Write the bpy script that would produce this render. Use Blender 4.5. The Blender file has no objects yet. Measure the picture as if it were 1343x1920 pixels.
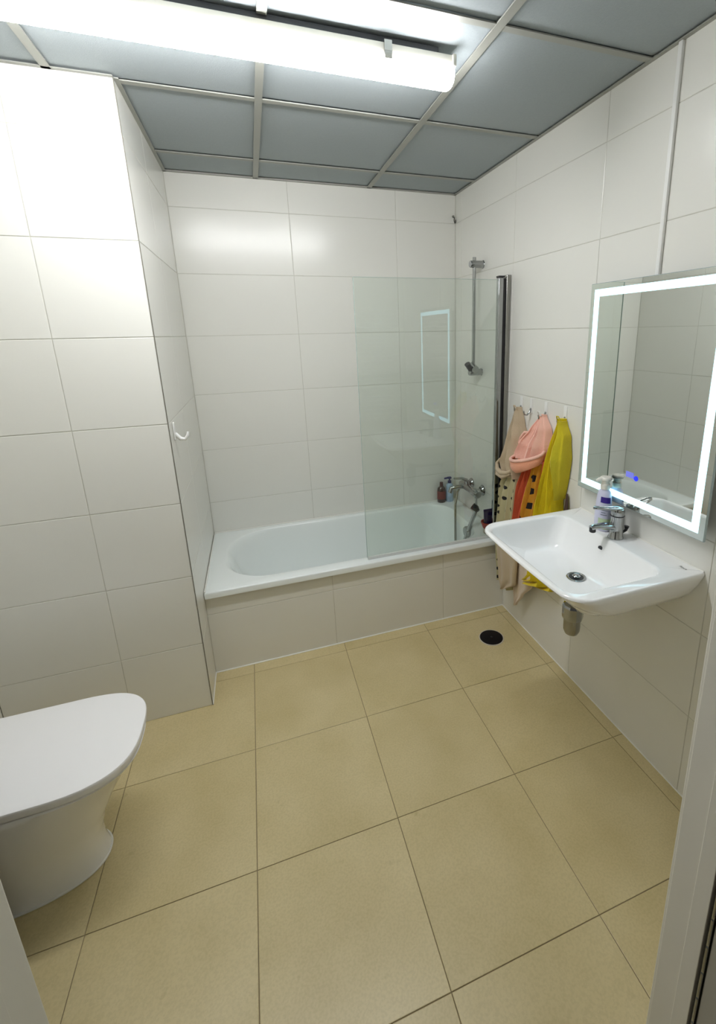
import bpy, bmesh, math, random
from mathutils import Vector, Matrix
random.seed(7)
SC = bpy.context.scene
COL = SC.collection
PI = math.pi

# ------------------------------------------------------------------ camera
CX, CY, CZ = -1.2409921, -2.0947737, 1.5661749
YAW, PIT, ROLL = 0.3370523, -0.2538853, -0.0203794
F_PX, PPX, PPY = 860.3658, 784.2205, 845.3626
cam_d = bpy.data.cameras.new('camera'); cam = bpy.data.objects.new('camera', cam_d)
COL.objects.link(cam); SC.camera = cam
fwd = Vector((math.sin(YAW)*math.cos(PIT), math.cos(YAW)*math.cos(PIT), math.sin(PIT)))
rgt = Vector((math.cos(YAW), -math.sin(YAW), 0)); up = rgt.cross(fwd)
r2 = rgt*math.cos(ROLL) + up*math.sin(ROLL); u2 = up*math.cos(ROLL) - rgt*math.sin(ROLL)
cam.matrix_world = Matrix(((r2.x, u2.x, -fwd.x, CX), (r2.y, u2.y, -fwd.y, CY), (r2.z, u2.z, -fwd.z, CZ), (0, 0, 0, 1)))
cam_d.sensor_fit = 'VERTICAL'; cam_d.sensor_height = 24.0; cam_d.sensor_width = 24.0
cam_d.lens = F_PX/1920*24.0
cam_d.shift_x = -(PPX-671.5)/1920; cam_d.shift_y = (PPY-960)/1920
cam_d.clip_start = 0.02; cam_d.clip_end = 50

# ------------------------------------------------------------------ world, exposure
w = bpy.data.worlds.new('world'); SC.world = w; w.use_nodes = True
w.node_tree.nodes['Background'].inputs[0].default_value = (1.0, 0.96, 0.88, 1)
w.node_tree.nodes['Background'].inputs[1].default_value = 0.03
SC.view_settings.view_transform = 'Standard'; SC.view_settings.look = 'None'
SC.view_settings.exposure = 1.48; SC.view_settings.gamma = 1.0
SC.view_settings.use_curve_mapping = False
LAMP_EMIT = 19.0
MIRROR_EMIT = 1.0
SC.cycles.max_bounces = 10; SC.cycles.diffuse_bounces = 6; SC.cycles.glossy_bounces = 5
SC.cycles.transmission_bounces = 6; SC.cycles.transparent_max_bounces = 12
SC.cycles.caustics_reflective = False; SC.cycles.caustics_refractive = False
SC.cycles.use_denoising = True
SC.cycles.sample_clamp_indirect = 6.0

# ------------------------------------------------------------------ room numbers (metres)
H = 2.350; TH = 0.3133; TW = 0.60; GAP = 0.0026
XL = -2.27; XA = -1.5588; YB = 0.6793; YA = -0.21; YF = -1.70

# ------------------------------------------------------------------ materials
def mat(name, col, rough=0.5, metal=0.0, spec=0.5, coat=0.0, noise=None, bump=None, sheen=0.0, sss=0.0):
    m = bpy.data.materials.new(name); m.use_nodes = True
    nt = m.node_tree; b = nt.nodes['Principled BSDF']
    b.inputs['Base Color'].default_value = (*col, 1); b.inputs['Roughness'].default_value = rough
    b.inputs['Metallic'].default_value = metal; b.inputs['Specular IOR Level'].default_value = spec
    b.inputs['Coat Weight'].default_value = coat; b.inputs['Coat Roughness'].default_value = 0.08
    b.inputs['Sheen Weight'].default_value = sheen
    tc = nt.nodes.new('ShaderNodeTexCoord')
    if noise:   # scale, amount, stretch
        s, a = noise[:2]; st = noise[2] if len(noise) > 2 else (1, 1, 1)
        mp = nt.nodes.new('ShaderNodeMapping'); mp.inputs['Scale'].default_value = st
        n = nt.nodes.new('ShaderNodeTexNoise'); n.inputs['Scale'].default_value = s; n.inputs['Detail'].default_value = 6
        nt.links.new(tc.outputs['Object'], mp.inputs[0]); nt.links.new(mp.outputs[0], n.inputs['Vector'])
        mx = nt.nodes.new('ShaderNodeMix'); mx.data_type = 'RGBA'
        mx.inputs[6].default_value = (*[max(0, c*(1-a)) for c in col], 1); mx.inputs[7].default_value = (*[min(1, c*(1+a)) for c in col], 1)
        nt.links.new(n.outputs['Fac'], mx.inputs[0]); nt.links.new(mx.outputs[2], b.inputs['Base Color'])
    if bump:    # scale, strength, distance
        n2 = nt.nodes.new('ShaderNodeTexNoise'); n2.inputs['Scale'].default_value = bump[0]; n2.inputs['Detail'].default_value = 5
        nt.links.new(tc.outputs['Object'], n2.inputs['Vector'])
        bp = nt.nodes.new('ShaderNodeBump'); bp.inputs['Strength'].default_value = bump[1]; bp.inputs['Distance'].default_value = bump[2]
        nt.links.new(n2.outputs['Fac'], bp.inputs['Height']); nt.links.new(bp.outputs[0], b.inputs['Normal'])
    return m

def emit(name, col, s):
    m = bpy.data.materials.new(name); m.use_nodes = True; nt = m.node_tree
    b = nt.nodes['Principled BSDF']; b.inputs['Base Color'].default_value = (*col, 1)
    b.inputs['Emission Color'].default_value = (*col, 1); b.inputs['Emission Strength'].default_value = s
    b.inputs['Roughness'].default_value = .4
    return m

def glass_mat(name, tint, refl=1.0, rough=0.01):
    m = bpy.data.materials.new(name); m.use_nodes = True; nt = m.node_tree
    for n in list(nt.nodes):
        if n.type != 'OUTPUT_MATERIAL': nt.nodes.remove(n)
    out = [n for n in nt.nodes][0]
    tr = nt.nodes.new('ShaderNodeBsdfTransparent'); tr.inputs[0].default_value = (*tint, 1)
    gl = nt.nodes.new('ShaderNodeBsdfGlossy'); gl.inputs['Roughness'].default_value = rough
    fr = nt.nodes.new('ShaderNodeFresnel'); fr.inputs[0].default_value = 1.5
    ge = nt.nodes.new('ShaderNodeNewGeometry')
    sb = nt.nodes.new('ShaderNodeMath'); sb.operation = 'SUBTRACT'; sb.inputs[0].default_value = 1
    nt.links.new(ge.outputs['Backfacing'], sb.inputs[1])
    mu = nt.nodes.new('ShaderNodeMath'); mu.operation = 'MULTIPLY'; nt.links.new(fr.outputs[0], mu.inputs[0]); nt.links.new(sb.outputs[0], mu.inputs[1])
    m2 = nt.nodes.new('ShaderNodeMath'); m2.operation = 'MULTIPLY'; nt.links.new(mu.outputs[0], m2.inputs[0]); m2.inputs[1].default_value = refl
    mx = nt.nodes.new('ShaderNodeMixShader'); nt.links.new(m2.outputs[0], mx.inputs[0])
    nt.links.new(tr.outputs[0], mx.inputs[1]); nt.links.new(gl.outputs[0], mx.inputs[2]); nt.links.new(mx.outputs[0], out.inputs['Surface'])
    return m

M = {}
M['wall_tile'] = mat('wall_tile', (.755, .748, .700), .24, noise=(2.0, .025), bump=(9, .10, .003))
M['grout'] = mat('grout', (.56, .55, .49), .8, noise=(30, .15))
M['plaster'] = mat('plaster', (.72, .71, .68), .8, noise=(8, .03))
M['floor_grout'] = mat('floor_grout', (.25, .195, .11), .85, noise=(9, .35))
M['ceiling_panel'] = mat('ceiling_panel', (.345, .385, .40), .9, noise=(140, .07), bump=(420, .35, .002))
M['ceiling_bar'] = mat('ceiling_bar', (.32, .325, .29), .45)
M['plenum'] = mat('plenum', (.03, .03, .03), .9)
M['porcelain'] = mat('porcelain', (.92, .92, .915), .12, coat=.4)
M['bath_enamel'] = mat('bath_enamel', (.82, .86, .85), .16, coat=.3)
M['lid_plastic'] = mat('lid_plastic', (.86, .85, .85), .35)
M['chrome'] = mat('chrome', (.40, .41, .41), .07, metal=1)
M['chrome_satin'] = mat('chrome_satin', (.36, .355, .33), .18, metal=1)
M['dark_plastic'] = mat('dark_plastic', (.012, .012, .015), .35)
M['black_gap'] = mat('black_gap', (.01, .01, .01), .9)
M['white_plastic'] = mat('white_plastic', (.80, .80, .78), .35)
M['lamp_housing'] = mat('lamp_housing', (.66, .64, .57), .4)
M['silicone'] = mat('silicone', (.80, .79, .74), .4)
M['door_paint'] = mat('door_paint', (.72, .70, .63), .42, noise=(6, .03))
M['door_leaf'] = mat('door_leaf', (.40, .385, .34), .5, noise=(6, .04))
M['mirror'] = mat('mirror', (.80, .83, .80), .008, metal=1)
M['frost_light'] = emit('frost_light', (.46, .86, 1.0), MIRROR_EMIT)
M['diffuser'] = emit('diffuser', (.98, .985, 1.0), LAMP_EMIT)
M['blue_led'] = emit('blue_led', (.01, .02, .8), .5)
M['violet_glow'] = emit('violet_glow', (.20, .22, .8), .12)
M['glass'] = glass_mat('screen_glass', (.945, .975, .958), 2.2)
M['glass_edge'] = mat('glass_edge', (.36, .46, .43), .15)
M['clear_plastic'] = mat('clear_plastic', (.65, .67, .66), .2)
M['radiator_white'] = mat('radiator_white', (.80, .80, .80), .25)

def floor_tile_mat():
    m = mat('floor_tile', (.47, .395, .255), .36, bump=(60, .10, .002))
    nt = m.node_tree; b = nt.nodes['Principled BSDF']; tc = nt.nodes.new('ShaderNodeTexCoord')
    oi = nt.nodes.new('ShaderNodeObjectInfo')
    add = nt.nodes.new('ShaderNodeVectorMath'); add.operation = 'ADD'
    sc = nt.nodes.new('ShaderNodeVectorMath'); sc.operation = 'SCALE'; sc.inputs[0].default_value = (7, 3, 1)
    nt.links.new(oi.outputs['Random'], sc.inputs['Scale']); nt.links.new(tc.outputs['Object'], add.inputs[0]); nt.links.new(sc.outputs[0], add.inputs[1])
    n = nt.nodes.new('ShaderNodeTexNoise'); n.inputs['Scale'].default_value = 4; n.inputs['Detail'].default_value = 7
    n3 = nt.nodes.new('ShaderNodeTexNoise'); n3.inputs['Scale'].default_value = 160; n3.inputs['Detail'].default_value = 2
    nt.links.new(add.outputs[0], n.inputs['Vector']); nt.links.new(add.outputs[0], n3.inputs['Vector'])
    r = nt.nodes.new('ShaderNodeValToRGB'); r.color_ramp.elements[0].position = .3; r.color_ramp.elements[1].position = .72
    r.color_ramp.elements[0].color = (.555, .455, .235, 1); r.color_ramp.elements[1].color = (.655, .55, .315, 1)
    nt.links.new(n.outputs['Fac'], r.inputs[0])
    mx = nt.nodes.new('ShaderNodeMix'); mx.data_type = 'RGBA'; mx.blend_type = 'MULTIPLY'; mx.inputs[0].default_value = .35
    r3 = nt.nodes.new('ShaderNodeValToRGB'); r3.color_ramp.elements[0].position = .35; r3.color_ramp.elements[0].color = (.75, .75, .72, 1); r3.color_ramp.elements[1].position = .6
    nt.links.new(n3.outputs['Fac'], r3.inputs[0]); nt.links.new(r.outputs[0], mx.inputs[6]); nt.links.new(r3.outputs[0], mx.inputs[7])
    # small scuffs: sparse darker spots
    v = nt.nodes.new('ShaderNodeTexNoise'); v.inputs['Scale'].default_value = 13; v.inputs['Detail'].default_value = 4; nt.links.new(add.outputs[0], v.inputs['Vector'])
    r4 = nt.nodes.new('ShaderNodeValToRGB'); r4.color_ramp.elements[0].position = .70; r4.color_ramp.elements[0].color = (1, 1, 1, 1); r4.color_ramp.elements[1].position = .80; r4.color_ramp.elements[1].color = (.78, .77, .72, 1)
    nt.links.new(v.outputs['Fac'], r4.inputs[0])
    m2 = nt.nodes.new('ShaderNodeMix'); m2.data_type = 'RGBA'; m2.blend_type = 'MULTIPLY'; m2.inputs[0].default_value = 1
    nt.links.new(mx.outputs[2], m2.inputs[6]); nt.links.new(r4.outputs[0], m2.inputs[7]); nt.links.new(m2.outputs[2], b.inputs['Base Color'])
    return m
M['floor_tile'] = floor_tile_mat()

def cloth_mat(name, col, dots=None, wave=220):
    m = mat(name, col, .95, spec=.1, sheen=.25, bump=(wave, .5, .003))
    nt = m.node_tree; b = nt.nodes['Principled BSDF']
    if dots:
        scale, rad, dcol, zmax = dots
        tc = nt.nodes.new('ShaderNodeTexCoord')
        sx = nt.nodes.new('ShaderNodeSeparateXYZ'); nt.links.new(tc.outputs['Object'], sx.inputs[0])
        cb = nt.nodes.new('ShaderNodeCombineXYZ'); nt.links.new(sx.outputs['Y'], cb.inputs[0]); nt.links.new(sx.outputs['Z'], cb.inputs[1])
        v = nt.nodes.new('ShaderNodeTexVoronoi'); v.voronoi_dimensions = '2D'; v.inputs['Scale'].default_value = scale; v.inputs['Randomness'].default_value = .45
        nt.links.new(cb.outputs[0], v.inputs['Vector'])
        lt = nt.nodes.new('ShaderNodeMath'); lt.operation = 'LESS_THAN'; lt.inputs[1].default_value = rad; nt.links.new(v.outputs['Distance'], lt.inputs[0])
        sp = nt.nodes.new('ShaderNodeSeparateXYZ'); nt.links.new(tc.outputs['Object'], sp.inputs[0])
        l2 = nt.nodes.new('ShaderNodeMath'); l2.operation = 'LESS_THAN'; l2.inputs[1].default_value = zmax; nt.links.new(sp.outputs['Z'], l2.inputs[0])
        mu = nt.nodes.new('ShaderNodeMath'); mu.operation = 'MULTIPLY'; nt.links.new(lt.outputs[0], mu.inputs[0]); nt.links.new(l2.outputs[0], mu.inputs[1])
        mx = nt.nodes.new('ShaderNodeMix'); mx.data_type = 'RGBA'; mx.inputs[6].default_value = (*col, 1); mx.inputs[7].default_value = (*dcol, 1)
        nt.links.new(mu.outputs[0], mx.inputs[0]); nt.links.new(mx.outputs[2], b.inputs['Base Color'])
    return m
M['beige_cloth'] = cloth_mat('beige_cloth', (.52, .42, .29))
M['dotted_cloth'] = cloth_mat('dotted_cloth', (.50, .46, .27), dots=(19, .20, (.02, .02, .02), 5))
M['pink_cloth'] = cloth_mat('pink_cloth', (.88, .52, .42))
M['salmon_cloth'] = cloth_mat('salmon_cloth', (.82, .36, .22))
M['red_cloth'] = cloth_mat('red_cloth', (.62, .11, .045))
M['mustard_cloth'] = cloth_mat('mustard_cloth', (.68, .33, .03), dots=(14, .24, (.025, .02, .02), 5))
M['yellow_cloth'] = cloth_mat('yellow_cloth', (.72, .57, .010), wave=160)
M['olive_cloth'] = cloth_mat('olive_cloth', (.60, .49, .025), wave=160)
M['pale_lining'] = cloth_mat('pale_lining', (.72, .60, .48))

# ------------------------------------------------------------------ mesh helpers
class G:                                                     # growing vertex / face list
    def __init__(s): s.v = []; s.f = []
    def add(s, vs, fs):
        o = len(s.v); s.v += [Vector(p) for p in vs]; s.f += [tuple(i+o for i in f) for f in fs]; return s
    def box(s, a, b, bev=0.0):
        x0, y0, z0 = [min(a[i], b[i]) for i in range(3)]; x1, y1, z1 = [max(a[i], b[i]) for i in range(3)]
        if not bev:
            return s.add([(x0,y0,z0),(x1,y0,z0),(x1,y1,z0),(x0,y1,z0),(x0,y0,z1),(x1,y0,z1),(x1,y1,z1),(x0,y1,z1)],
                         [(0,3,2,1),(4,5,6,7),(0,1,5,4),(1,2,6,5),(2,3,7,6),(3,0,4,7)])
        bm = bmesh.new(); bmesh.ops.create_cube(bm, size=1)
        for v in bm.verts: v.co = Vector(((x0+x1)/2+v.co.x*(x1-x0), (y0+y1)/2+v.co.y*(y1-y0), (z0+z1)/2+v.co.z*(z1-z0)))
        bmesh.ops.bevel(bm, geom=bm.edges[:], offset=bev, segments=3, profile=.5, affect='EDGES')
        bm.verts.index_update(); s.add([v.co.copy() for v in bm.verts], [[v.index for v in f.verts] for f in bm.faces]); bm.free(); return s
    def loft(s, loops, cap0=True, cap1=True, closed=True):
        n = len(loops[0]); vs = [p for l in loops for p in l]; fs = []
        for k in range(len(loops)-1):
            for i in range(n if closed else n-1):
                j = (i+1) % n; fs.append((k*n+i, k*n+j, (k+1)*n+j, (k+1)*n+i))
        if cap0: fs.append(tuple(reversed(range(n))))
        if cap1: fs.append(tuple(range((len(loops)-1)*n, len(loops)*n)))
        return s.add(vs, fs)
    def tube(s, pts, r, n=12, ry=None, caps=True, upv=(0, 0, 1)):
        P = [Vector(p) for p in pts]; rs = r if isinstance(r, (list, tuple)) else [r]*len(P); loops = []
        t = (P[1]-P[0]).normalized(); a = Vector(upv)
        if abs(t.dot(a)) > .9: a = Vector((1, 0, 0))
        a = (a - t*a.dot(t)).normalized()
        for k, p in enumerate(P):
            t = ((P[min(k+1, len(P)-1)]-P[max(k-1, 0)])).normalized(); a = (a - t*a.dot(t)).normalized(); b = t.cross(a)
            ra = rs[k]; rb = ra if ry is None else ra*ry
            loops.append([p + a*(rb*math.sin(2*PI*i/n)) + b*(ra*math.cos(2*PI*i/n)) for i in range(n)])
        return s.loft(loops, caps, caps)
    def lathe(s, c, prof, n=28, ax='z', sy=1.0):
        loops = []
        for r, h in prof:
            l = []
            for i in range(n):
                u, v = r*math.cos(2*PI*i/n), r*sy*math.sin(2*PI*i/n)
                l.append(Vector(c)+(Vector((u, v, h)) if ax == 'z' else Vector((h, u, v)) if ax == 'x' else Vector((v, h, u))))
            loops.append(l)
        return s.loft(loops, True, True)

def link(name, g, material, parent=None, origin=(0, 0, 0), smooth=True, ang=38, kind=None):
    o3 = Vector(parent['_o']) if parent is not None and '_o' in parent else Vector(origin)
    me = bpy.data.meshes.new(name); me.from_pydata([p-o3 for p in g.v], [], g.f); me.validate()
    bm = bmesh.new(); bm.from_mesh(me); bmesh.ops.recalc_face_normals(bm, faces=bm.faces)
    for e in bm.edges:
        e.smooth = not (len(e.link_faces) == 2 and e.calc_face_angle(0) > math.radians(ang))
    for f in bm.faces: f.smooth = smooth
    bm.to_mesh(me); bm.free()
    me.materials.append(material)
    o = bpy.data.objects.new(name, me); COL.objects.link(o)
    if parent is not None: o.parent = parent
    else: o.location = o3
    o['_o'] = tuple(o3)
    if kind: o['kind'] = kind
    return o
def tag(o, label, cat=None, group=None):
    o['label'] = label
    if cat: o['category'] = cat
    if group: o['group'] = group
    return o
def thing(name, loc, label, cat, group=None):
    o = bpy.data.objects.new(name, None); COL.objects.link(o); o.location = loc; o['_o'] = tuple(loc)
    o.empty_display_size = .05
    return tag(o, label, cat, group)

def rrect(x0, x1, y0, y1, z, r, m=8, k=8):
    """rounded rectangle, r = one radius or four (x0y0, x1y0, x1y1, x0y1); same point count always"""
    rr = [r]*4 if not isinstance(r, (list, tuple)) else r
    cs = [(x0, y0, 1, 1, PI), (x1, y0, -1, 1, 1.5*PI), (x1, y1, -1, -1, 0), (x0, y1, 1, -1, .5*PI)]
    arcs = []
    for (cx, cy, sx, sy, a0), q in zip(cs, rr):
        c = (cx+sx*q, cy+sy*q); arcs.append([Vector((c[0]+q*math.cos(a0+PI/2*i/k), c[1]+q*math.sin(a0+PI/2*i/k), z)) for i in range(k+1)])
    out = []
    for i in range(4):
        out += arcs[i]; a = arcs[i][-1]; b = arcs[(i+1) % 4][0]
        out += [a.lerp(b, j/m) for j in range(1, m)]
    return out

# ------------------------------------------------------------------ tiling
_tc = {}
def tile_mesh(w_, h_, t, bev, material):
    key = (round(w_, 3), round(h_, 3), round(t, 4), material.name)
    if key in _tc: return _tc[key]
    b = bev; v = [(0,0,0),(w_,0,0),(w_,h_,0),(0,h_,0),(0,0,t-b*.5),(w_,0,t-b*.5),(w_,h_,t-b*.5),(0,h_,t-b*.5),(b,b,t),(w_-b,b,t),(w_-b,h_-b,t),(b,h_-b,t)]
    f = [(3,2,1,0),(0,1,5,4),(1,2,6,5),(2,3,7,6),(3,0,4,7),(4,5,9,8),(5,6,10,9),(6,7,11,10),(7,4,8,11),(8,9,10,11)]
    me = bpy.data.meshes.new('tile'); me.from_pydata(v, [], f); me.materials.append(material); _tc[key] = me
    return me
def cuts(a, b, first, pitch):
    xs = [a]; k = math.ceil((a-first)/pitch - 1e-6); x = first+k*pitch
    while x < b-1e-4:
        if x > a+.012: xs.append(x)
        x += pitch
    xs.append(b); return xs
def tile_plane(parent, o, u, v, us, vs, material, name='tile', t=.006, gap=GAP, bev=.0012, skip=None, wob=.0004):
    """tiles lie on origin o + u*a + v*b; the outer faces sit on the plane itself, grout slab behind"""
    u = Vector(u); v = Vector(v); n = u.cross(v)
    for i in range(len(us)-1):
        for j in range(len(vs)-1):
            if skip and skip((us[i]+us[i+1])/2, (vs[j]+vs[j+1])/2): continue
            g = gap/2; w_ = us[i+1]-us[i]-gap; h_ = vs[j+1]-vs[j]-gap
            if w_ < .005 or h_ < .005: continue
            ob = bpy.data.objects.new(name, tile_mesh(w_, h_, t, bev, material)); COL.objects.link(ob)
            p = Vector(o)+u*(us[i]+g)+v*(vs[j]+g)-n*(t+random.uniform(0, wob))
            ob.matrix_world = Matrix(((u.x, v.x, n.x, p.x), (u.y, v.y, n.y, p.y), (u.z, v.z, n.z, p.z), (0, 0, 0, 1)))
            ob.parent = parent; ob.matrix_parent_inverse = Matrix.Identity(4)
B = .0016     # grout sits this far behind the tile faces
rows = [0] + [TH*k for k in range(1, 8)] + [H]

# right wall (mirror, washbasin, robes)
wr = link('wall_right', G().box((B, YF-.1, -.05), (.10, YB+.1, H+.12)), M['grout'], kind='structure')
tile_plane(wr, (0, 0, 0), (0, -1, 0), (0, 0, 1), cuts(-YB, -YF, .008-.6, TW), rows, M['wall_tile'])
# back wall
wb = link('wall_back', G().box((XL-.1, YB+B, -.05), (B, YB+.1, H+.12)), M['grout'], kind='structure')
tile_plane(wb, (0, YB, 0), (1, 0, 0), (0, 0, 1), cuts(XA, 0, -.376-1.2, TW), rows, M['wall_tile'])
# pillar block left of the bath: one face to the room, one to the bath
wp = link('wall_left_pillar', G().box((XL, YA+B, 0), (XA-B, YB+B, H+.05)), M['grout'], kind='structure')
tile_plane(wp, (0, YA, 0), (1, 0, 0), (0, 0, 1), cuts(XL, XA-.0008, -1.861, TW), rows, M['wall_tile'])
tile_plane(wp, (XA, 0, 0), (0, 1, 0), (0, 0, 1), cuts(YA+.0008, YB, YA+.39, TW), rows, M['wall_tile'])
# left wall behind the toilet
wl = link('wall_left', G().box((XL-.10, YF-.1, -.05), (XL-B, YB+.1, H+.12)), M['grout'], kind='structure')
tile_plane(wl, (XL, 0, 0), (0, 1, 0), (0, 0, 1), cuts(YF, YA, YA-.6*3+.25, TW), rows, M['wall_tile'])
# front wall with the doorway
DX0, DX1, DZ = -1.492, -.663, 2.07
LIN = .028
wf = link('wall_front', G().box((XL, YF-.10, -.05), (DX0-LIN, YF-B, H+.05)).box((DX1+LIN, YF-.10, -.05), (B, YF-B, H+.05)).box((DX0-LIN, YF-.10, DZ+LIN), (DX1+LIN, YF-B, H+.05)), M['grout'], kind='structure')
fx = sorted(set(cuts(-0.0, -XL, .25, TW)) | {-DX1-LIN-.05, -DX0+LIN+.05}); fz = sorted(set(rows) | {DZ+LIN+.05})
tile_plane(wf, (0, YF, 0), (-1, 0, 0), (0, 0, 1), fx, fz, M['wall_tile'],
           skip=lambda a, b: (-DX1-LIN-.05 < a < -DX0+LIN+.05) and b < DZ+LIN+.05)
# floor, running on through the doorway into the hall
fl = link('floor', G().box((XL-.1, -3.35, -.08), (.1, YB+.1, -.0022)), M['floor_grout'], kind='structure')
T = .4448
fxs = cuts(XL, 0, -.0502-6*T, T); fys = cuts(-3.3, 0, -.0668-9*T, T)
fxs = [x for x in fxs if x < -.06] + [-.0502, 0]; fys = [y for y in fys if y < -.08] + [-.0668, 0]
tile_plane(fl, (0, 0, 0), (1, 0, 0), (0, 1, 0), fxs, fys, M['floor_tile'], gap=.0024,
           skip=lambda a, b: (a < XA-.1 and b > YA+.05))
# apron under the bath
ap = link('wall_bath_apron', G().box((XA, B, -.05), (0, .05, .405)), M['grout'], kind='structure')
tile_plane(ap, (0, 0, 0), (1, 0, 0), (0, 0, 1), cuts(XA, 0, -.376-1.2, TW), [0, TH, .405], M['wall_tile'])

# ceiling: dark void above, T-bar grid, lay-in panels
ce = link('ceiling', G().box((XL-.1, YF-.1, H+.035), (.1, YB+.1, H+.12)), M['plenum'], kind='structure')
bx = [-.5304-.6*i for i in range(-1, 4)]; by = [-.1874+.6*i for i in range(-3, 2)]
xs = [XL] + sorted(x for x in bx if XL < x < 0) + [0]; ys = [YF] + sorted(y for y in by if YF < y < YB) + [YB]
for i in range(len(xs)-1):
    for j in range(len(ys)-1):
        x0 = xs[i]+.0085; x1 = xs[i+1]-.0085; y0 = ys[j]+.0085; y1 = ys[j+1]-.0085
        if i == 0: x0 = xs[0]+.012
        if x1 < XA and y0 > YA-.1: continue
        if i < len(xs)-1 and x0 < XA < x1 and y0 > YA-.1: x0 = XA+.012
        g = G().box((x0, y0, H+.0055+random.uniform(0, .0015)), (x1, y1, H+.018), .0)
        link('ceiling_panel', g, M['ceiling_panel'], ce, smooth=False)
for x in xs[1:-1]:
    y1 = YB if x > XA else YA
    link('grid_bar', G().box((x-.0125, YF, H-.003), (x+.0125, y1, H+.001)).box((x-.002, YF, H+.001), (x+.002, y1, H+.034)), M['ceiling_bar'], ce, smooth=False)
for y in ys[1:-1]:
    x0 = XL if y < YA+.03 else XA
    if y > YA-.06 and y < YA+.06: x0 = XA
    for a, b in zip([x0]+[x for x in xs[1:-1] if x > x0], [x for x in xs[1:-1] if x > x0]+[0]):
        link('grid_bar', G().box((a+.0125, y-.0115, H-.002), (b-.0125, y+.0115, H+.0015)), M['ceiling_bar'], ce, smooth=False)
for a, b in (((-.014, YF, H-.003), (0, YB, H)), ((XA, YB-.014, H-.003), (0, YB, H)), ((XA, YA, H-.003), (XA+.014, YB, H)),
             ((XL, YA-.014, H-.003), (XA, YA, H)), ((XL, YF, H-.003), (XL+.014, YA, H)), ((XL, YF, H-.003), (0, YF+.014, H))):
    link('edge_trim', G().box(a, b), M['ceiling_bar'], ce, smooth=False)

# thin seals and corner trims
link('trim_1', G().box((XA-.0012, YA-.0012, 0), (XA+.0012, YA+.0012, H)), mat('corner_grout', (.16, .15, .12), .8), kind='structure', smooth=False)
link('trim_2', G().tube([(XA, -.002, .001), (0, -.002, .001)], .0035, 8), M['silicone'], kind='structure')
link('trim_3', G().tube([(XA+.001, YA, .001), (XA+.001, 0, .001)], .003, 8), M['silicone'], kind='structure')
link('trim_4', G().tube([(-.001, 0, .0), (-.001, YF, .0)], .003, 8), M['silicone'], kind='structure')

# door frame
df = thing('door_frame', ((DX0+DX1)/2, YF-.05, 0), 'pale beige painted door frame around the doorway the photo is taken through', 'door frame')
for sgn, x in ((1, DX1), (-1, DX0)):
    g = G()
    g.box((x, YF-.037, 0), (x+sgn*LIN, YF+.004, DZ+LIN), .0015)
    g.box((x-sgn*.0025, YF-.062, 0), (x+sgn*LIN, YF-.036, DZ+LIN), .001)
    g.box((x+sgn*.012, YF-.105, 0), (x+sgn*LIN, YF-.061, DZ+LIN), .001)
    link('jamb', g, M['door_paint'], df, smooth=False)
    link('architrave', G().box((x+sgn*.004, YF, 0), (x+sgn*.075, YF+.011, DZ+.075), .002), M['door_paint'], df, smooth=False)
link('lintel', G().box((DX0, YF-.105, DZ), (DX1, YF+.004, DZ+LIN), .0015), M['door_paint'], df, smooth=False)
link('architrave', G().box((DX0, YF, DZ+.004), (DX1, YF+.011, DZ+.075), .002), M['door_paint'], df, smooth=False)
# open door leaf folded back into the hall
dl = link('door_1', G().box((DX1+.002, -2.60, .008), (DX1+.040, YF-.073, DZ-.006), .0015), M['door_leaf'], kind='structure', smooth=False)
tag(dl, 'grey beige door leaf standing open beside the right door jamb')
g = G().box((DX1+.0005, YF-.0705, .02), (DX1+.010, YF-.0665, DZ-.02))
for k in range(34): g.tube([(DX1+.001, YF-.0685, .03+k*.06), (DX1+.001, YF-.0685, .082+k*.06)], .0022, 8)
link('hinge', g, M['chrome_satin'], dl, smooth=True)

# ------------------------------------------------------------------ bath
bt = thing('bathtub', (-.78, .33, 0), 'long white enamelled bathtub set into the tiled alcove', 'bathtub')
ox0, ox1, oy0, oy1 = XA+.002, -.002, -.020, YB-.004; RZ = .436
m_, k_ = 14, 12
L = []
L.append(rrect(ox0, ox1, oy0, oy1, RZ-.030, .004, m_, k_))
L.append(rrect(ox0, ox1, oy0, oy1, RZ-.006, .004, m_, k_))
L.append(rrect(ox0+.002, ox1-.002, oy0+.002, oy1-.002, RZ-.001, .006, m_, k_))
L.append(rrect(ox0+.007, ox1-.007, oy0+.007, oy1-.007, RZ, .008, m_, k_))
def bowl(f, z):    # f: 0 at the rim, 1 at the bottom outline
    x0 = -1.475+f*.26; x1 = -.105-f*.10; y0 = .048+f*.085; y1 = .632-f*.085
    rl = .235-f*.05; rr_ = .15-f*.02
    return rrect(x0, x1, y0, y1, z, [rl, rr_, rr_, rl], m_, k_)
L.append(bowl(-.03, RZ)); L.append(bowl(0, RZ-.001)); L.append(bowl(.03, RZ-.006)); L.append(bowl(.07, RZ-.018))
for f, z in ((.13, .385), (.22, .32), (.34, .25), (.48, .18), (.62, .13), (.78, .095), (.95, .075), (1.15, .066), (1.5, .062)): L.append(bowl(f, z))
link('tub', G().loft(L, False, True), M['bath_enamel'], bt, ang=60)
ovx = -.135
link('overflow_knob', G().lathe((ovx+.006, .225, .392), [(.001, -.012), (.030, -.010), (.034, -.002), (.034, .006), (.012, .008), (.012, .032), (.001, .033)], 24, 'x'), M['chrome'], bt)
link('drain_plug', G().lathe((-.38, .34, .0615), [(.030, .0), (.030, .003), (.022, .005), (.001, .006)]), M['chrome'], bt)
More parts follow.
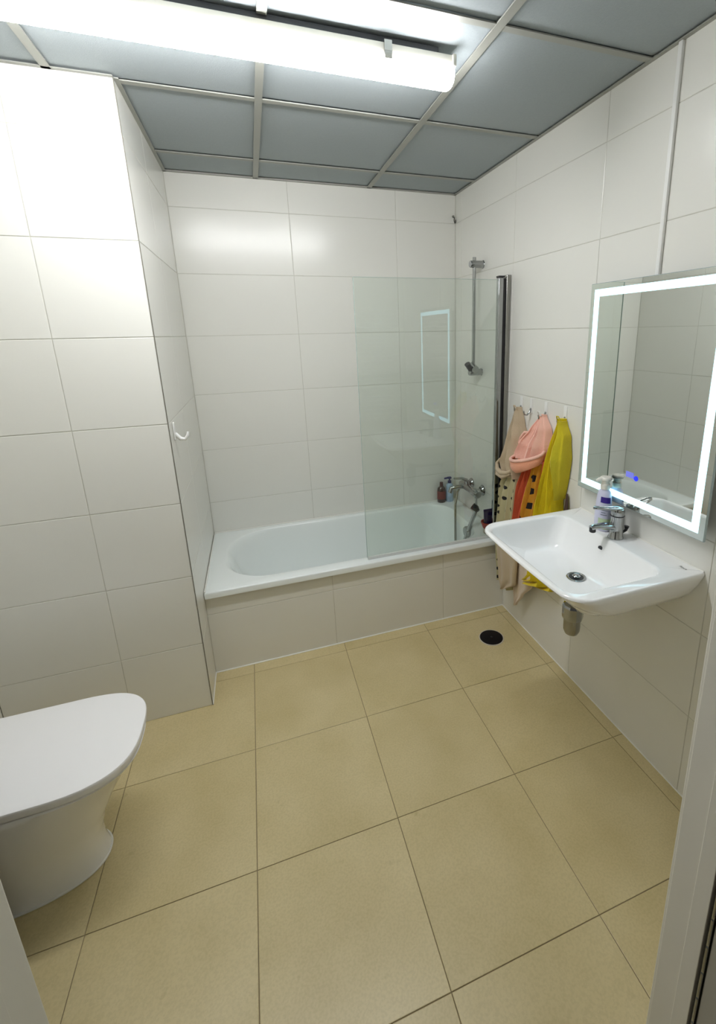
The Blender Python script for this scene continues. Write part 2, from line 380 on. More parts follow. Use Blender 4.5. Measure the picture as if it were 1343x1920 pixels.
link('silicone_bead', G().tube([(XA+.0045, oy0+.01, RZ), (XA+.0045, YB-.0045, RZ+.001), (-.0045, YB-.0045, RZ+.001), (-.0045, oy0+.01, RZ)], .004, 8), M['silicone'], bt)

# ------------------------------------------------------------------ glass screen
gs = thing('shower_screen', (-.07, .02, RZ), 'clear frameless glass bath screen on a chrome wall profile', 'shower screen')
SZ0, SZ1 = RZ+.0125, 1.805
link('glass_panel', G().box((-.787, .017, SZ0), (-.064, .023, SZ1)), M['glass'], gs, smooth=False)
link('glass_edge', G().box((-.7885, .0168, SZ0), (-.787, .0232, SZ1)), M['glass_edge'], gs, smooth=False)
link('glass_edge', G().box((-.787, .0168, SZ1), (-.064, .0232, SZ1+.0012)), M['glass_edge'], gs, smooth=False)
link('bottom_seal', G().box((-.785, .0145, RZ+.0006), (-.066, .0255, SZ0+.004), .001), M['clear_plastic'], gs, smooth=False)
g = G().box((-.026, .004, RZ+.002), (-.001, .036, 1.828), .003)
link('wall_profile', g, M['chrome_satin'], gs, smooth=True)
g = G().box((-.068, .006, RZ+.004), (-.042, .034, 1.815), .004)
link('hinge_profile', g, M['chrome'], gs)
link('hinge_gasket', G().box((-.043, .012, RZ+.004), (-.025, .028, 1.812)), M['dark_plastic'], gs, smooth=False)
link('profile_cap', G().box((-.069, .005, 1.815), (-.036, .035, 1.823), .001), M['dark_plastic'], gs, smooth=False)

# ------------------------------------------------------------------ shower rail
sr = thing('shower_rail', (0, .312, 1.33), 'chrome vertical shower rail high on the right wall behind the glass', 'shower rail')
link('rail', G().tube([(-.052, .312, 1.325), (-.052, .312, 1.95)], .0098, 16), M['chrome'], sr)
link('wall_bracket', G().lathe((-.0, .312, 1.915), [(.001, -.078), (.017, -.078), (.019, -.072), (.019, -.004), (.022, -.001), (.001, 0)], 20, 'x'), M['chrome'], sr)
link('wall_bracket', G().lathe((-.0, .312, 1.335), [(.001, -.078), (.017, -.078), (.019, -.072), (.019, -.004), (.022, -.001), (.001, 0)], 20, 'x'), M['chrome'], sr)
g = G().tube([(-.052, .335, 1.372), (-.052, .285, 1.352)], .021, 18)
link('slider', g, M['chrome'], sr)
link('slider_grip', G().tube([(-.066, .31, 1.345), (-.098, .296, 1.385)], [.014, .017], 16), M['dark_plastic'], sr)

# ------------------------------------------------------------------ bath mixer with hose and hand shower
mx = thing('bath_mixer', (0, .345, .62), 'chrome bath mixer tap on the right wall above the bath end', 'tap')
MZ = .625
for s in (-1, 1):
    link('wall_flange', G().lathe((0, .345+s*.075, MZ), [(.033, 0), (.033, -.004), (.024, -.016), (.013, -.018), (.013, -.055), (.001, -.055)], 22, 'x'), M['chrome'], mx)
link('body', G().tube([(-.062, .245, MZ), (-.062, .262, MZ), (-.062, .30, MZ), (-.062, .39, MZ), (-.062, .43, MZ), (-.062, .45, MZ)], [.022, .025, .021, .023, .025, .017], 20), M['chrome'], mx)
link('temperature_knob', G().tube([(-.062, .244, MZ), (-.062, .214, MZ), (-.062, .205, MZ)], [.026, .027, .018], 20), M['chrome'], mx)
link('lever', G().tube([(-.062, .365, MZ+.018), (-.068, .365, MZ+.045), (-.10, .36, MZ+.062), (-.155, .35, MZ+.070)], [.020, .018, .011, .008], 14, ry=.7), M['chrome'], mx)
link('spout', G().tube([(-.07, .40, MZ-.008), (-.11, .41, MZ-.008), (-.145, .415, MZ-.016), (-.155, .415, MZ-.042)], [.015, .014, .014, .014], 16), M['chrome'], mx)
link('shower_hose', G().tube([(-.075, .43, MZ-.015), (-.095, .432, MZ-.05), (-.125, .40, .50), (-.140, .365, .38), (-.150, .34, .26), (-.165, .33, .17), (-.20, .33, .12), (-.25, .30, .10), (-.25, .26, .12), (-.19, .235, .22), (-.145, .225, .34)], .0075, 12), M['chrome_satin'], mx)
hs = thing('hand_shower', (-.13, .215, .34), 'chrome hand shower hanging on its hose beside the bath mixer', 'hand shower')
link('handle', G().tube([(-.145, .225, .335), (-.125, .205, .42), (-.105, .175, .51), (-.10, .165, .55)], [.009, .011, .012, .013], 14), M['chrome'], hs)
link('shower_head', G().tube([(-.092, .150, .548), (-.098, .165, .560), (-.112, .182, .572)], [.012, .020, .020], 20), M['dark_plastic'], hs)
link('holder', G().tube([(-.098, .160, .562), (-.085, .19, .60), (-.064, .225, .618)], [.008, .007, .009], 12), M['chrome'], hs)

# ------------------------------------------------------------------ bottles on the bath corner
rb = thing('shampoo_bottle', (-.118, .645, RZ), 'dark brown red shampoo bottle in the back corner of the bath', 'bottle')
link('body', G().lathe((-.118, .645, RZ), [(.001, 0), (.026, 0), (.029, .004), (.029, .085), (.026, .100), (.013, .112), (.011, .114)], 26, sy=.95), mat('brown_bottle', (.035, .012, .012), .2, coat=.4), rb)
link('label', G().lathe((-.118, .645, RZ), [(.0294, .025), (.0296, .028), (.0296, .078), (.0294, .081)], 26, sy=.95), mat('maroon_label', (.16, .022, .02), .45), rb)
link('cap', G().lathe((-.118, .645, RZ+.112), [(.001, 0), (.0125, 0), (.013, .002), (.012, .028), (.001, .030)], 20), mat('dark_red_cap', (.06, .01, .015), .3), rb)
lb = thing('pump_bottle', (-.060, .640, RZ), 'light blue lotion bottle with a navy pump in the bath corner', 'bottle')
link('body', G().lathe((-.060, .640, RZ), [(.001, 0), (.023, 0), (.026, .004), (.0265, .05), (.024, .10), (.022, .118), (.011, .130), (.010, .132)], 26), mat('light_blue_bottle', (.34, .46, .60), .25, coat=.3, noise=(40, .35)), lb)
link('collar', G().lathe((-.060, .640, RZ+.130), [(.001, 0), (.0125, 0), (.0125, .016), (.006, .018), (.005, .030), (.001, .03)], 18), mat('navy', (.012, .012, .10), .3), lb)
link('pump_head', G().box((-.075, .630, RZ+.160), (-.048, .650, RZ+.173), .004).tube([(-.07, .64, RZ+.167), (-.098, .64, RZ+.165)], .006, 10), mat('navy_head', (.014, .014, .12), .3), lb)
# red cup with a purple tube at the front corner of the bath
cp = thing('cup', (-.062, .082, RZ), 'small red cup with a white foot on the front bath corner', 'cup')
link('body', G().lathe((-.062, .082, RZ), [(.001, .030), (.024, .030), (.030, .034), (.038, .058), (.041, .066), (.041, .070), (.036, .070), (.030, .042), (.001, .040)], 28), mat('red_cup', (.42, .018, .02), .35), cp)
link('foot', G().lathe((-.062, .082, RZ), [(.001, 0), (.024, 0), (.026, .003), (.026, .012), (.024, .031), (.001, .031)], 28), mat('speckled_foot', (.55, .45, .36), .5, noise=(60, .9)), cp)
pt = thing('purple_tube', (-.062, .082, RZ+.042), 'dark purple squeeze tube standing in the small red cup', 'tube')
g = G(); lo = []
for z, a, b in ((0, .020, .019), (.006, .023, .021), (.03, .026, .018), (.06, .028, .012), (.085, .029, .005), (.092, .029, .002)):
    lo.append([Vector((-.062+a*math.cos(2*PI*i/24), .082+b*math.sin(2*PI*i/24), RZ+.042+z)) for i in range(24)])
link('body', g.loft(lo), mat('dark_purple', (.022, .010, .075), .3, coat=.3), pt)
link('crimped_end', G().box((-.092, .0795, RZ+.133), (-.032, .0845, RZ+.146), .001), mat('purple_seal', (.04, .02, .12), .4), pt)

# little wall hooks
hk = thing('wall_hook', (XA, -.125, 1.20), 'white adhesive hook on the bath side of the left pillar', 'hook')
link('plate', G().box((XA, -.137, 1.175), (XA+.006, -.113, 1.245), .003), M['white_plastic'], hk)
link('hook', G().tube([(XA+.004, -.125, 1.20), (XA+.022, -.125, 1.178), (XA+.038, -.125, 1.176), (XA+.048, -.125, 1.190), (XA+.050, -.125, 1.204)], [.008, .008, .007, .006, .004], 12), M['white_plastic'], hk)
ch = thing('cord_hook', (-.012, YB, 2.215), 'tiny dark metal screw hook in the upper back right corner', 'hook')
link('plate', G().lathe((-.016, YB, 2.232), [(.001, -.006), (.006, -.006), (.007, 0), (.001, 0)], 14, 'y'), M['chrome_satin'], ch)
link('hook', G().tube([(-.016, YB, 2.228), (-.016, YB-.02, 2.222), (-.020, YB-.026, 2.205), (-.014, YB-.022, 2.192), (-.006, YB-.016, 2.196), (-.005, YB-.014, 2.212)], .0028, 8), mat('dark_metal', (.05, .05, .045), .4, metal=.6), ch)

# ------------------------------------------------------------------ washbasin
ws = thing('washbasin', (0, -.90, .83), 'white wall hung rectangular washbasin on the right wall under the mirror', 'washbasin')
SZ = .835
Y0, Y1 = -1.193, -.607
def so(z, i, ib=0, r=.075):     # outer loop: inset on three sides
    pts = rrect(-.487+ib, -.0005, Y0+i, Y1-i, z, [r, .004, .004, r], 10, 10)
    out = []
    for p in pts:               # slight bow on the front edge
        k = (p.y+.90)/.3
        if p.x < -.2: p = Vector((p.x + .012*k*k*((-p.x-.2)/.28), p.y, p.z))
        out.append(p)
    return out
def si(z, i, ib=0, ia=0, r=.05):
    return rrect(-.462+ib, -.108-ia, -1.150+i, -.640-i, z, r, 10, 10)
L = [so(.655, .20, .36, .03), so(.662, .15, .29, .05), so(.680, .105, .215, .07), so(.710, .066, .145, .08), so(.745, .038, .088, .085), so(.785, .016, .042, .08),
     so(.812, .005, .016, .076), so(.826, .0, .0, .075), so(.832, .001, .001, .074), so(.8345, .004, .004, .072), so(SZ, .009, .009, .068),
     si(SZ-.0005, -.006, -.006, -.006, .055), si(SZ-.002, 0), si(SZ-.008, .004, .004, .004), si(SZ-.03, .008, .014, .012), si(SZ-.07, .014, .046, .030), si(SZ-.105, .022, .080, .046, .045),
     si(SZ-.117, .032, .098, .056, .04), si(SZ-.124, .055, .125, .07, .04), si(SZ-.127, .12, .165, .10, .025)]
link('basin', G().loft(L, True, True), M['porcelain'], ws, ang=50)
dn = link('drain', G().lathe((-.232, -.893, SZ-.1275), [(.034, 0), (.034, .003), (.030, .004), (.024, .0015), (.001, .0015)]), M['chrome'], ws)
link('drain_hole', G().lathe((-.232, -.893, SZ-.1255), [(.001, 0), (.025, 0), (.025, .001), (.001, .001)]), M['dark_plastic'], dn)
link('plug', G().lathe((-.232, -.893, SZ-.124), [(.001, 0), (.012, 0), (.014, .003), (.011, .006), (.001, .007)]), M['chrome'], dn)
ov = Vector((-.119, -.880, .795))
link('overflow_hole', G().lathe(ov+Vector((-.007, 0, 0)), [(.001, .004), (.0095, .004), (.0095, 0), (.001, 0)], 18, 'x'), M['dark_plastic'], ws)
link('wall_seal', G().tube([(-.002, Y0+.004, SZ), (-.002, Y1-.004, SZ)], .003, 8), M['silicone'], ws)
tx = bpy.data.curves.new('maker_mark', 'FONT'); tx.body = 'Roca'; tx.size = .013; tx.align_x = 'CENTER'
to = bpy.data.objects.new('tmp', tx); COL.objects.link(to); dg = bpy.context.evaluated_depsgraph_get()
me = bpy.data.meshes.new_from_object(to.evaluated_get(dg)); COL.objects.unlink(to); bpy.data.objects.remove(to)
mk = bpy.data.objects.new('maker_mark', me); COL.objects.link(mk); me.materials.clear(); me.materials.append(mat('mark_grey', (.06, .06, .06), .5))
mk.parent = ws; mk.location = (-.042, -1.147+.90, SZ+.0008-.83); mk.rotation_euler = (0, 0, -PI/2)
tag(mk, 'tiny grey maker lettering on the basin rim')

# trap below the basin
tp = thing('bottle_trap', (-.238, -.895, .48), 'chrome bottle trap hanging under the washbasin', 'waste trap')
link('cup', G().lathe((-.238, -.895, .478), [(.001, 0), (.014, .001), (.024, .008), (.029, .020), (.030, .034), (.030, .070), (.001, .070)]), M['chrome_satin'], tp)
link('nut', G().lathe((-.238, -.895, .546), [(.030, 0), (.0365, .002), (.0375, .010), (.0375, .050), (.034, .058), (.022, .062), (.020, .110), (.001, .110)], 10), M['chrome'], tp, smooth=False)
link('outlet_pipe', G().tube([(-.238, -.895, .625), (-.12, -.895, .625), (0, -.895, .625)], .015, 16), M['chrome'], tp)
link('wall_rosette', G().lathe((0, -.895, .625), [(.001, -.012), (.028, -.010), (.032, 0), (.001, 0)], 22, 'x'), M['chrome'], tp)

# basin tap
bp_ = thing('basin_tap', (-.072, -.893, SZ), 'chrome single lever mixer tap on the washbasin ledge', 'tap')
tX, tY = -.072, -.893
link('body', G().lathe((tX, tY, SZ-.0005), [(.001, 0), (.027, 0), (.027, .004), (.0235, .009), (.022, .05), (.0225, .085), (.0235, .088), (.0235, .10), (.001, .10)]), M['chrome'], bp_)
link('neck_ring', G().lathe((tX, tY, SZ+.083), [(.023, 0), (.0245, .001), (.0245, .004), (.023, .005)]), M['dark_plastic'], bp_)
sp_ = link('spout', G().tube([(tX-.010, tY+.002, SZ+.042), (tX-.045, tY+.008, SZ+.050), (tX-.078, tY+.014, SZ+.049), (tX-.098, tY+.018, SZ+.045)], [.018, .015, .0135, .012], 18, ry=.72), M['chrome'], bp_)
link('aerator', G().lathe((tX-.090, tY+.017, SZ+.029), [(.001, 0), (.010, 0), (.0115, .002), (.0115, .014), (.001, .014)]), M['dark_plastic'], sp_)
link('lever_cap', G().lathe((tX, tY, SZ+.098), [(.0235, 0), (.024, .004), (.022, .013), (.014, .018), (.001, .020)]), M['chrome'], bp_)
lv = [(tX+.012, tY-.014, SZ+.112), (tX-.02, tY-.018, SZ+.118), (tX-.055, tY-.010, SZ+.120), (tX-.085, tY+.002, SZ+.122), (tX-.096, tY+.012, SZ+.122), (tX-.085, tY+.022, SZ+.121), (tX-.06, tY+.020, SZ+.118), (tX-.02, tY+.014, SZ+.113), (tX+.006, tY+.014, SZ+.110)]
link('lever', G().tube(lv, .0042, 10), M['chrome'], bp_)
link('pop_up_rod', G().tube([(tX+.022, tY, SZ+.012), (tX+.045, tY, SZ+.020), (tX+.047, tY, SZ+.036)], [.005, .005, .009], 12), M['dark_plastic'], bp_)

# hand soap pump bottle on the ledge
pb = thing('soap_pump_bottle', (-.066, -.815, SZ), 'white cream pump bottle with purple label on the washbasin beside the tap', 'bottle')
bX, bY = -.066, -.815
def ell(z, a, b, n=32, ex=1): return [Vector((bX+b*math.copysign(abs(math.cos(2*PI*i/n))**ex, math.cos(2*PI*i/n)), bY+a*math.copysign(abs(math.sin(2*PI*i/n))**ex, math.sin(2*PI*i/n)), SZ+z)) for i in range(n)]
pm = mat('lilac_bottle', (.62, .62, .78), .3, coat=.3)
link('body', G().loft([ell(.0003, .031, .021), ell(.004, .034, .024), ell(.05, .035, .025), ell(.10, .033, .024), ell(.135, .029, .021), ell(.150, .024, .018), ell(.158, .013, .012), ell(.160, .012, .012)]), pm, pb)
link('collar', G().lathe((bX, bY, SZ+.159), [(.001, 0), (.0165, 0), (.0165, .018), (.0135, .021), (.0135, .034), (.001, .034)], 24), mat('cream_cap', (.84, .80, .70), .35), pb)
g = G().lathe((bX, bY, SZ+.192), [(.001, 0), (.016, .0), (.0205, .003), (.0205, .009), (.017, .013), (.001, .014)], 24)
g.tube([(bX-.008, bY, SZ+.198), (bX-.026, bY+.004, SZ+.198), (bX-.036, bY+.006, SZ+.193)], [.0085, .0065, .005], 12)
link('pump_head', g, mat('cream_head', (.88, .85, .76), .35), pb)
def band(z0, z1, a0, a1, grow=.0008):  # curved label on the room side of the bottle
    n = 14; loops = []
    for z in (z0, (z0+z1)/2, z1):
        t = max(0, (z-.05)/.10); a = .035-.0055*t*t+grow; b = .025-.004*t*t+grow
        loops.append([Vector((bX+b*math.cos(a0+(a1-a0)*i/n), bY+a*math.sin(a0+(a1-a0)*i/n), SZ+z)) for i in range(n+1)])
    return G().loft(loops, False, False, closed=False)
link('purple_label', band(.112, .134, 1.08*PI, 1.50*PI), mat('purple_label', (.035, .012, .22), .35), pb)
link('green_label', band(.010, .052, 1.05*PI, 1.62*PI), mat('green_label', (.50, .62, .40), .5, noise=(45, .5)), pb)
g = G()
for k, (a, b) in enumerate(((1.12, 1.34), (1.12, 1.40), (1.14, 1.30), (1.12, 1.36))):
    bb = band(.092-k*.009, .0945-k*.009, a*PI, b*PI, .001); g.add(bb.v, bb.f)
link('print_lines', g, mat('print_grey', (.12, .14, .20), .5), pb)

# ------------------------------------------------------------------ lit mirror
MY0, MY1, MZ0, MZ1 = -1.200, -.630, .945, 1.722
mr = thing('lit_mirror', (0, -.915, MZ0), 'rectangular mirror with a glowing frosted border above the washbasin', 'mirror')
link('housing', G().box((-.030, MY0+.03, MZ0+.03), (0, MY1-.03, MZ1-.03), .002), mat('mirror_back', (.10, .10, .10), .6), mr, smooth=False)
link('bevelled_edge', G().box((-.0385, MY0, MZ0), (-.030, MY1, MZ1), .0015), mat('glass_rim', (.42, .50, .50), .12, metal=.3), mr, smooth=False)
X = -.0390
link('mirror_glass', G().box((X, MY0+.002, MZ0+.002), (X+.001, MY1-.002, MZ1-.002)), M['mirror'], mr, smooth=False)
a, b2 = .021, .0245
def strip(y0, y1, z0, z1): return G().box((X-.0006, y0, z0), (X+.0002, y1, z1))
for q in (strip(MY0+a, MY1-a, MZ1-a-b2, MZ1-a), strip(MY0+a, MY1-a, MZ0+a, MZ0+a+b2), strip(MY0+a, MY0+a+b2, MZ0+a+b2, MZ1-a-b2), strip(MY1-a-b2, MY1-a, MZ0+a+b2, MZ1-a-b2)):
    link('light_band', q, M['frost_light'], mr, smooth=False)
link('touch_button', G().lathe((X-.0006, -.926, 1.062), [(.001, -.001), (.0085, -.001), (.009, 0), (.001, 0)], 16, 'x'), M['blue_led'], mr)
link('touch_glow', G().box((X-.0006, -.915, 1.058), (X+.0002, -.880, 1.078)), M['violet_glow'], mr, smooth=False)  # emissive patch standing in for the button's glow on the mirror
# cable cover above the mirror
cc = link('cable_cover', G().box((-.010, -.902, MZ1-.01), (0, -.887, H-.003), .002), M['white_plastic'], origin=(0, -.895, MZ1))
tag(cc, 'narrow white cable cover running from the ceiling down to the mirror', 'cable cover')

# ------------------------------------------------------------------ robe hooks
HK = [(-.207-.030, 'first'), (-.268-.03+.035, ''), (-.405, ''), (-.532, '')]
hooks = [(-.128, 'white adhesive hook holding the beige dotted robe'), (-.215, 'empty white adhesive hook between the beige and pink robes'),
         (-.335, 'white adhesive hook holding the pink hooded poncho towel'), (-.475, 'white adhesive hook holding the yellow towel')]
for y, lab in hooks:
    h = thing('robe_hook', (0, y, 1.20), lab, 'hook', 'robe hooks on the right wall')
    link('plate', G().box((-.003, y-.011, 1.175), (0, y+.011, 1.246), .001), M['white_plastic'], h, smooth=False)
    link('hook', G().tube([(-.003, y, 1.20), (-.010, y, 1.182), (-.024, y, 1.168), (-.038, y, 1.172), (-.042, y, 1.188)], [.0045, .004, .004, .0038, .003], 10), M['chrome'], h)

# ------------------------------------------------------------------ hanging cloth
def lerp_tab(tab, z):
    tab = sorted(tab)
    if z <= tab[0][0]: return tab[0][1]
    for (a, va), (b, vb) in zip(tab, tab[1:]):
        if z <= b: t = (z-a)/(b-a); t = t*t*(3-2*t)*.5+t*.5; return va+(vb-va)*t
    return tab[-1][1]
def drape(left, right, front, z0, z1, folds=5, amp=.012, ph=0, back=.004, nz=34, n=72, hem=0.0, twist=.6):
    """soft cloth hanging in folds; left/right: (z, y) outlines, front: (z, distance from the wall)"""
    loops = []
    for k in range(nz+1):
        z = z0+(z1-z0)*k/nz; yl = lerp_tab(left, z); yr = lerp_tab(right, z); d = lerp_tab(front, z)
        c = (yl+yr)/2; hw = abs(yl-yr)/2; lp = []
        fall = min(1, abs(z-z1)/.12+.15); am = amp*fall
        for i in range(n):
            th = 2*PI*i/n; s, co = math.sin(th), math.cos(th)
            u = math.copysign(abs(co)**.8, co)
            rip = am*(math.sin(folds*PI*u+ph+twist*math.sin(z*7+ph)) + .45*math.sin(folds*2.3*u+ph*2+z*9))
            if s >= 0: x = back+(d-back)*(s**.55)+rip*min(1, s*2)
            else: x = back+.002*math.sin(7*u)
            zz = z
            if k < 3 and hem: zz = z+hem*math.sin(2.2*u+ph)*(3-k)/3
            lp.append(Vector((-max(.0035, x), c+u*hw+am*.25*math.sin(z*23+i*.2), zz)))
        loops.append(lp)
    return G().loft(loops, True, True)

# 1: beige robe with black dots
r1 = thing('robe', (0, -.15, 1.19), 'beige hooded towelling robe with black dots, furthest from the basin', 'robe')
link('robe_body', drape([(.22, -.05), (.36, -.03), (.475, -.02), (.604, -.02), (.735, -.035), (.88, -.07)], [(.22, -.175), (.43, -.20), (.59, -.225), (.74, -.24), (.88, -.235)],
     [(.22, .075), (.5, .09), (.75, .085), (.9, .07)], .215, .90, 5, .012, .4, hem=.012), M['dotted_cloth'], r1)
link('hood', drape([(.855, -.085), (.92, -.055), (1.0, -.085), (1.10, -.105), (1.19, -.118)], [(.855, -.245), (.95, -.255), (1.05, -.215), (1.12, -.175), (1.19, -.139)],
     [(.855, .085), (.93, .095), (1.05, .07), (1.15, .045), (1.19, .032)], .850, 1.195, 4, .017, 1.3), M['beige_cloth'], r1)
g = G().tube([(-.085, -.215, .905), (-.098, -.17, .872), (-.104, -.125, .862), (-.104, -.085, .872), (-.096, -.066, .898), (-.088, -.085, .925)], [.006, .010, .013, .012, .009, .006], 12)
g.tube([(-.090, -.19, .872), (-.104, -.135, .842), (-.104, -.085, .846), (-.094, -.062, .868)], [.006, .011, .011, .006], 12)
link('hood_edge', g, M['beige_cloth'], r1)
link('hanging_loop', G().tube([(-.034, -.116, 1.185), (-.042, -.122, 1.204), (-.042, -.134, 1.204), (-.034, -.140, 1.185)], .0028, 8), M['beige_cloth'], r1)
link('front_corner', drape([(.215, -.150), (.27, -.115), (.44, -.09)], [(.215, -.158), (.24, -.20), (.30, -.275), (.44, -.28)], [(.215, .105), (.44, .11)], .213, .47, 2, .005, 2.0, back=.088, nz=16), M['beige_cloth'], r1)

# 2: pink hooded poncho with red and mustard body
r2_ = thing('hooded_poncho', (0, -.335, 1.19), 'pink hooded poncho towel with red and spotted mustard body', 'poncho')
link('red_panel', drape([(.36, -.17), (.626, -.195), (.80, -.235), (.95, -.265)], [(.36, -.30), (.626, -.33), (.80, -.345), (.95, -.36)], [(.36, .085), (.6, .09), (.95, .075)], .47, .96, 4, .017, .2), M['red_cloth'], r2_)
link('spotted_panel', drape([(.40, -.265), (.626, -.29), (.80, -.325), (.95, -.34)], [(.40, -.375), (.73, -.405), (.92, -.425), (1.0, -.43)], [(.40, .090), (.73, .096), (1.0, .080)], .50, .985, 3, .017, 1.9), M['mustard_cloth'], r2_)
link('side_fold', drape([(.45, -.35), (.75, -.395), (1.0, -.42)], [(.45, -.395), (.75, -.425), (1.0, -.452)], [(.45, .06), (1.0, .075)], .52, 1.0, 2, .006, .9), M['red_cloth'], r2_)
link('lining_corner', drape([(.152, -.225), (.30, -.20), (.42, -.20)], [(.152, -.231), (.24, -.29), (.33, -.365), (.42, -.38)], [(.155, .065), (.42, .07)], .151, .45, 2, .004, 1.0, nz=18, back=.050), M['pale_lining'], r2_)
link('hood', drape([(1.00, -.232), (1.06, -.262), (1.12, -.298), (1.185, -.326)], [(.985, -.43), (1.05, -.42), (1.125, -.395), (1.185, -.349)],
     [(.985, .115), (1.05, .10), (1.12, .065), (1.185, .032)], .985, 1.19, 6, .014, .6), M['pink_cloth'], r2_)
link('hood_inside', drape([(.97, -.195), (1.04, -.205), (1.085, -.245)], [(.97, -.33), (1.085, -.33)], [(.97, .05), (1.085, .05)], .965, 1.09, 2, .004, 1.0, nz=10), M['salmon_cloth'], r2_)
link('hood_edge', G().tube([(-.052, -.198, .975), (-.052, -.196, 1.02), (-.052, -.212, 1.06), (-.052, -.245, 1.092), (-.052, -.285, 1.10)], .0065, 10), M['pink_cloth'], r2_)
# the turned hood opening: thick rim ring and the salmon inside
ring = []; ring2 = []
for i in range(33):
    t = 2*PI*i/32
    ring.append((-.088-.052*math.sin(t), -.325+.112*math.cos(t), 1.0-.030*math.cos(t)*-1*-1-.020*math.sin(t)))
link('hood_rim', G().tube(ring, .0075, 10), M['pink_cloth'], r2_)
lo = []
for s, dz, k in ((1.0, 0, 0), (1.03, -.018, 1), (1.0, -.036, 2), (.90, -.050, 3), (.72, -.058, 4)):
    lo.append([Vector((-.088-.052*s*math.sin(2*PI*i/32), -.325+.112*s*math.cos(2*PI*i/32), 1.0-.030*math.cos(2*PI*i/32)-.020*math.sin(2*PI*i/32)+dz)) for i in range(32)])
link('hood_band', G().loft(lo, False, True), M['salmon_cloth'], r2_)
link('hanging_loop', G().tube([(-.034, -.326, 1.185), (-.042, -.330, 1.206), (-.042, -.340, 1.206), (-.034, -.345, 1.185)], .003, 8), M['white_plastic'], r2_)

# 3: yellow towel
r3 = thing('yellow_towel', (0, -.475, 1.19), 'bright yellow towel on the hook nearest the basin', 'towel')
link('towel_body', drape([(.345, -.29), (.52, -.325), (.71, -.375), (.853, -.405), (.989, -.435), (1.09, -.455), (1.185, -.468)], [(.345, -.35), (.37, -.45), (.40, -.535), (.60, -.515), (.809, -.505), (1.03, -.505), (1.12, -.50), (1.185, -.490)],
     [(.34, .072), (.6, .08), (.9, .075), (1.1, .055), (1.185, .040)], .345, 1.195, 4, .016, .9, hem=.004), M['yellow_cloth'], r3)
link('side_flap', drape([(.84, -.505), (1.0, -.492), (1.18, -.478)], [(.84, -.515), (.95, -.530), (1.03, -.54), (1.12, -.53), (1.18, -.495)], [(.84, .06), (1.03, .085), (1.18, .044)], .84, 1.185, 2, .008, 2.4), M['olive_cloth'], r3)
link('hanging_loop', G().tube([(-.034, -.466, 1.185), (-.042, -.470, 1.206), (-.042, -.482, 1.206), (-.034, -.487, 1.185)], .0028, 8), M['olive_cloth'], r3)
dt = link('dark_strap', G().tube([(-.010, -.533, .87), (-.014, -.537, .80), (-.012, -.535, .70)], [.005, .012, .011], 12, ry=.5), mat('brown_strap', (.07, .04, .035), .8), r3)

# ------------------------------------------------------------------ floor drain cover
dr = thing('floor_drain', (-.205, -.244, 0), 'round black drain cover in the floor near the right wall', 'floor drain')
link('cover', G().lathe((-.205, -.244, 0), [(.001, 0), (.060, 0), (.060, .003), (.056, .0045), (.001, .0045)], 48), mat('black_cover', (.004, .003, .004), .55, spec=.2), dr)
link('rim', G().lathe((-.205, -.244, 0), [(.0605, .0), (.0655, .0), (.065, .002), (.0605, .0025)], 48), mat('pale_rim', (.55, .50, .42), .4), dr)
link('screw', G().lathe((-.205, -.244, .0044), [(.001, 0), (.005, 0), (.004, .0015), (.001, .002)], 14), M['dark_plastic'], dr)

# ------------------------------------------------------------------ toilet
tc_ = thing('toilet', (-2.0, -.725, 0), 'white floor standing toilet with closed lid by the left wall', 'toilet')
def dloop(z, xf, hw, xb, n=2.6, N=56, cy=-.725, xm=None):
    """D outline: straight to xb at the back, rounded nose at xf"""
    xm = xf-.26 if xm is None else xm; pts = []
    for i in range(N):
        t = -PI/2+PI*i/(N-1); c, s = math.cos(t), math.sin(t)
        pts.append(Vector((xm+(xf-xm)*abs(c)**(2/n), cy+hw*math.copysign(abs(s)**(2/n), s), z)))
    for j in range(1, 9): pts.append(Vector((xm+(xb-xm)*j/8, cy+hw, z)))
    for j in range(1, 6): pts.append(Vector((xb, cy+hw-2*hw*j/6, z)))
    for j in range(0, 8): pts.append(Vector((xb+(xm-xb)*j/8, cy-hw, z)))
    return pts
link('bowl', G().loft([dloop(0, -1.822, .118, XL+.001, 2.3), dloop(.012, -1.824, .117, XL+.001, 2.3), dloop(.045, -1.832, .115, XL+.001, 2.3), dloop(.10, -1.830, .120, XL+.001, 2.3), dloop(.17, -1.805, .134, XL+.001, 2.35),
                      dloop(.25, -1.765, .153, XL+.001, 2.4), dloop(.32, -1.722, .170, XL+.001, 2.45), dloop(.365, -1.688, .180, XL+.001, 2.7), dloop(.383, -1.674, .184, XL+.001, 2.8), dloop(.387, -1.678, .181, XL+.001, 2.8)]), M['porcelain'], tc_, ang=50)
link('seat', G().loft([dloop(.3865, -1.70, .158, -2.10, 2.8), dloop(.397, -1.70, .158, -2.10, 2.8)]), M['lid_plastic'], tc_)
link('lid', G().loft([dloop(.3955, -1.677, .182, -2.115, 2.9, xm=-1.90), dloop(.397, -1.672, .187, -2.117, 2.9, xm=-1.90), dloop(.416, -1.668, .190, -2.118, 2.9, xm=-1.90), dloop(.4205, -1.670, .188, -2.116, 2.9, xm=-1.90), dloop(.4225, -1.677, .181, -2.11, 2.9, xm=-1.90)]), M['lid_plastic'], tc_)
link('lid_hinge', G().tube([(-2.118, -.85, .402), (-2.118, -.60, .402)], .013, 14), M['lid_plastic'], tc_)
base = dloop(.0025, -1.8215, .119, XL+.01, 2.3)
link('silicone_bead', G().tube(base[:64], .0035, 8), M['silicone'], tc_)

